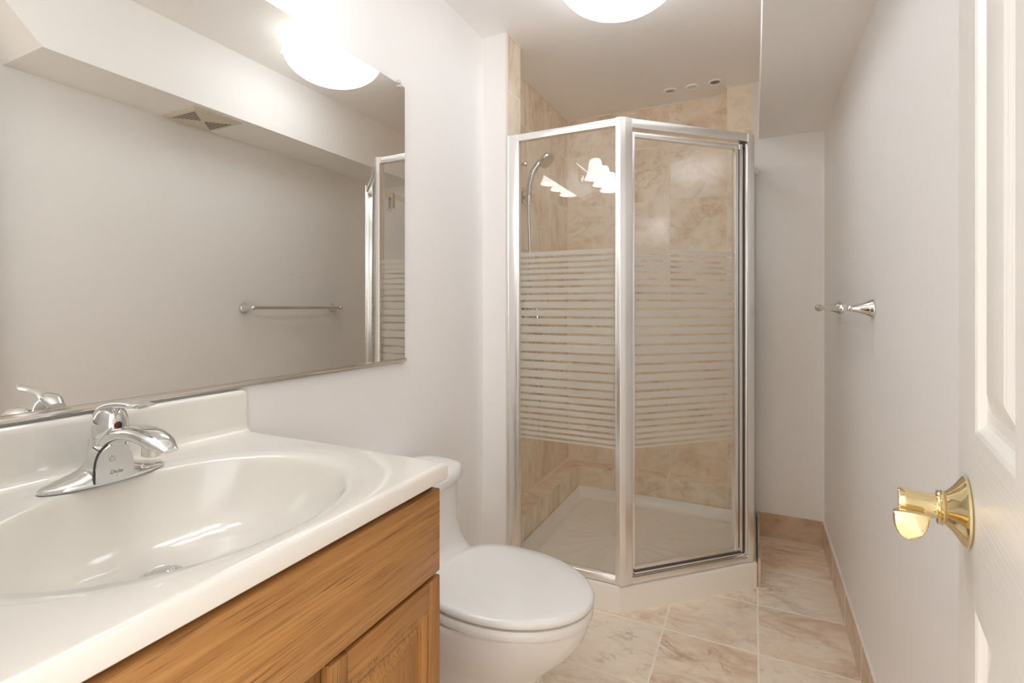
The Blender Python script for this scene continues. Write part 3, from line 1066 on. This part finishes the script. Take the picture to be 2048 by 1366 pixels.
# ------------------------------------------------------------------ hand shower and valve on the tiled side wall
hs = thing('hand_shower', 'chrome hand shower with hose in a bracket on the left shower wall', 'shower head', (XL, 2.33, 1.70))
bm = new()
box(bm, XL + .0025, XL + .012, 2.352, 2.392, 1.735, 1.800, 0, .003)
tube(bm, [(XL + .010, 2.37, 1.768), (-1.055, 2.350, 1.765), (-1.034, 2.335, 1.758)], .009, 14, 4)
lathe(bm, [(.017, -.018), (.018, -.016), (.018, .016), (.016, .018)], (-1.030, 2.327, 1.752), (0, 0, 1), 24)
finish('bracket', bm, [M['chrome']], hs)
hand = [(-1.031, 2.326, 1.715), (-1.030, 2.326, 1.76), (-1.026, 2.327, 1.82), (-1.012, 2.330, 1.875), (-.985, 2.334, 1.918), (-.955, 2.338, 1.938)]
bm = new()
tube(bm, hand, [.010, .0135, .0145, .0150, .0160, .015], 18, 8)
ax = Vector((0.70, -0.15, -0.72)).normalized()
hc = Vector((-.945, 2.340, 1.945))
lathe(bm, [(.008, -.020), (.022, -.016), (.037, -.006), (.043, .004), (.044, .012), (.041, .018), (.036, .019), (.0, .017)], hc + ax * .004, ax, 36)
hh = finish('handset', bm, [M['chrome']], hs)
bm = new()
lathe(bm, [(.034, .0), (.033, .0015), (.0, .002)], hc + ax * .0215, ax, 32)
finish('spray_face', bm, [M['nickel']], hh)
bm = new()
tube(bm, [(-1.031, 2.326, 1.715), (-1.032, 2.335, 1.60), (-1.034, 2.355, 1.40), (-1.036, 2.372, 1.20), (-1.036, 2.425, 1.00), (-1.038, 2.470, .82), (-1.040, 2.490, .72), (-1.040, 2.512, .680), (-1.040, 2.535, .715), (-1.040, 2.533, .85), (-1.040, 2.520, 1.02), (-1.040, 2.505, 1.13), (-1.045, 2.50, 1.165)], .0072, 12, 10)
finish('hose', bm, [M['chrome']], hs)
va = thing('shower_valve', 'chrome shower mixer valve behind the frosted stripes on the left wall', 'valve', (XL, 2.45, 1.13))
bm = new()
lathe(bm, [(.078, 0), (.076, .006), (.060, .011), (.034, .016), (.030, .020), (.030, .045), (.027, .050), (.0, .052)], (XL + .0025, 2.43, 1.195), (1, 0, 0), 44)
finish('escutcheon', bm, [M['chrome']], va)
bm = new()
tube(bm, [(XL + .045, 2.43, 1.20), (XL + .060, 2.42, 1.175), (XL + .066, 2.40, 1.13)], [(.010, .008), (.009, .006), (.012, .004)], 14, 6)
finish('lever', bm, [M['chrome']], va)
bm = new()
lathe(bm, [(.022, 0), (.022, .004), (.012, .008), (.011, .030), (.014, .032), (.014, .048), (.0, .049)], (XL + .0025, 2.505, 1.170), (1, 0, 0), 24)
finish('hose_outlet', bm, [M['nickel']], va)
wk = new()
lathe(wk, [(.020, 0), (.019, .004), (.009, .010), (.008, .024), (.014, .032), (.015, .040), (.010, .047), (.0, .048)], (XL + .0025, 2.318, 1.925), (1, 0, 0), 28)
tag(recenter(finish('robe_hook', wk, [M['chrome']])), 'small round chrome robe hook on the tile above the hand shower bracket', 'hook')

# ------------------------------------------------------------------ towel bar on the right wall
TZ = 1.196
tb = thing('towel_bar', 'chrome towel bar with flared posts on the right wall', 'towel bar', (XR, 2.11, TZ))
XB_ = XR - 0.076
bm = new()
tube(bm, [(XB_, 1.800, TZ), (XB_, 2.425, TZ)], .0085, 20, 1)
finish('bar', bm, [M['nickel']], tb)
for y in (1.800, 2.425):
    bm = new()
    lathe(bm, [(.0265, 0), (.0265, .004), (.0245, .006), (.0245, .009), (.0225, .011), (.0205, .015), (.0150, .028), (.0110, .042), (.0088, .053), (.0085, .055), (.0100, .0565), (.0100, .059), (.0085, .0605), (.0085, .066)], (XR - .0003, y, TZ), (-1, 0, 0), 36)
    ball(bm, (XB_, y, TZ), .0148, 28)
    finish('post', bm, [M['chrome']], tb, sharp=60)

# ------------------------------------------------------------------ exhaust vent under the soffit
ev = thing('exhaust_vent', 'square off-white exhaust vent grille under the soffit', 'vent', (0.185, 1.49, ZS - 0.012))
bm = new()
vx0, vx1, vy0, vy1 = 0.060, 0.300, 1.375, 1.605
loft(bm, [[(vx0, vy0, ZS), (vx1, vy0, ZS), (vx1, vy1, ZS), (vx0, vy1, ZS)],
          [(vx0, vy0, ZS - .004), (vx1, vy0, ZS - .004), (vx1, vy1, ZS - .004), (vx0, vy1, ZS - .004)],
          [(vx0 + .014, vy0 + .014, ZS - .011), (vx1 - .014, vy0 + .014, ZS - .011), (vx1 - .014, vy1 - .014, ZS - .011), (vx0 + .014, vy1 - .014, ZS - .011)]], False, True)
cx, cy = (vx0 + vx1) / 2, (vy0 + vy1) / 2
for k in range(7):
    d = .016 + .0115 * k
    h = .010 + .0115 * k
    for s in (-1, 1):
        box(bm, cx - h, cx + h, cy + s * d - .0022, cy + s * d + .0022, ZS - .0116, ZS - .0108, 1)
finish('grille', bm, [M['vent'], M['dark']], ev, sharp=20)

# ------------------------------------------------------------------ three round plugs in the shower ceiling
caps = [(-0.417, 2.862, 'grey', 'leftmost of three small round plugs in the shower ceiling'),
        (-0.302, 2.862, 'caulk', 'pale middle plug of three in the shower ceiling'),
        (-0.186, 2.852, 'darkgrey', 'rightmost and darkest of three small round plugs in the shower ceiling')]
for x, y, m, lab in caps:
    bm = new()
    lathe(bm, [(.034, 0), (.0345, -.003), (.032, -.006), (.026, -.0065), (.024, -.003)], (x, y, ZC), seg=32, cap0=False, cap1=False)
    lathe(bm, [(.0245, -.0032), (.0, -.0032)], (x, y, ZC), seg=32, mi=1, cap0=False, cap1=False)
    o = finish('ceiling_plug', bm, [M['rim'], M[m]])
    tag(recenter(o), lab, 'plug', 'round plugs in the shower ceiling')

# ------------------------------------------------------------------ door standing open at the right edge
DB = radians(9.0)
DW, DT, DHT = 0.61, 0.035, 2.015
P0 = Vector((0.210, 0.735))
dd = Vector((sin(DB), cos(DB)))
hinge = P0 - dd * DW
do = bpy.data.objects.new('door_1', None)
COL.objects.link(do)
do.location = (hinge.x, hinge.y, 0.008)
do.rotation_euler = (0, 0, pi / 2 - DB)
do['kind'] = 'structure'
do['label'] = 'white six panel door standing open along the right edge'
ORG[do.name] = Vector((0, 0, 0))
bm = new()
st_, mid = 0.097, 0.105
pw = (DW - 2 * st_ - mid) / 2
xc = [0, st_, st_ + pw, st_ + pw + mid, DW - st_, DW]
zc = [0, 0.22, 0.895, 1.068, 1.62, 1.73, 1.90, DHT]
def dface(y, s):
    for i in range(5):
        for j in range(7):
            x0, x1, z0, z1 = xc[i], xc[i + 1], zc[j], zc[j + 1]
            if i in (1, 3) and j in (1, 3, 5):
                rr = []
                for ins, dep in ((0, 0), (.004, .0015), (.010, .0075), (.014, .0085), (.024, .0085), (.044, .0018), (.047, .0012)):
                    yy = y - s * dep
                    rr.append([(x0 + ins, yy, z0 + ins), (x1 - ins, yy, z0 + ins), (x1 - ins, yy, z1 - ins), (x0 + ins, yy, z1 - ins)])
                loft(bm, rr, False, True, 1)
            else:
                f = bm.faces.new([bm.verts.new(p) for p in ((x0, y, z0), (x1, y, z0), (x1, y, z1), (x0, y, z1))])
                f.material_index = 1 if i in (0, 4) else 0
                if i == 2 and j in (1, 3, 5):
                    f.material_index = 1
dface(0.0, 1)
dface(-DT, -1)
for a, b in (((0, 0), (0, DHT)), ((DW, 0), (DW, DHT))):
    bm.faces.new([bm.verts.new(p) for p in ((a[0], 0, 0), (a[0], -DT, 0), (a[0], -DT, DHT), (a[0], 0, DHT))]).material_index = 1
for z in (0, DHT):
    bm.faces.new([bm.verts.new(p) for p in ((0, 0, z), (DW, 0, z), (DW, -DT, z), (0, -DT, z))])
bmesh.ops.remove_doubles(bm, verts=bm.verts[:], dist=1e-5)
finish('door_slab', bm, [M['door_h'], M['door_v']], do, sharp=14, local=True)
hx, hz = DW - 0.0605, 0.979
bm = new()
lathe(bm, [(.0345, 0), (.0358, .0015), (.0358, .0035), (.0335, .0055), (.0280, .0090), (.0215, .0138), (.0172, .0182), (.0160, .0195), (.0178, .0202), (.0182, .0215), (.0172, .0228), (.0178, .0238), (.0172, .0252), (.0150, .0260)], (hx, 0.0, hz), (0, 1, 0), 56)
hr = finish('handle_rose', bm, [M['brass']], do, sharp=40, local=True)
bm = new()
lathe(bm, [(.0128, .024), (.0128, .046), (.0134, .0472), (.0138, .0560), (.0132, .0578), (.0, .0580)], (hx, 0.0, hz), (0, 1, 0), 44)
def dring(x, yc, zt, w, h, n=40):
    # flat-topped lever section, rounded underneath
    r = []
    for j in range(n):
        a = 2 * pi * j / n
        c, q = cos(a), sin(a)
        c = math.copysign(abs(c) ** 0.9, c)
        zz = (0.08 * h * abs(q) ** 0.6) if q > 0 else -h * abs(q) ** 0.92
        r.append((x, yc + w * c + (0.10 * w * abs(q) if q < 0 else 0), zt + zz))
    return r
loft(bm, [dring(hx + .002, .0480, hz - .0105, .008, .004), dring(hx - .010, .0483, hz - .0065, .0125, .015), dring(hx - .022, .0485, hz - .0040, .0148, .0235), dring(hx - .031, .0486, hz - .0030, .0153, .0270), dring(hx - .0335, .0486, hz - .0035, .0148, .0260), dring(hx - .0345, .0486, hz - .0050, .0136, .0230)])
finish('lever_handle', bm, [M['brass']], hr, sharp=40, local=True)
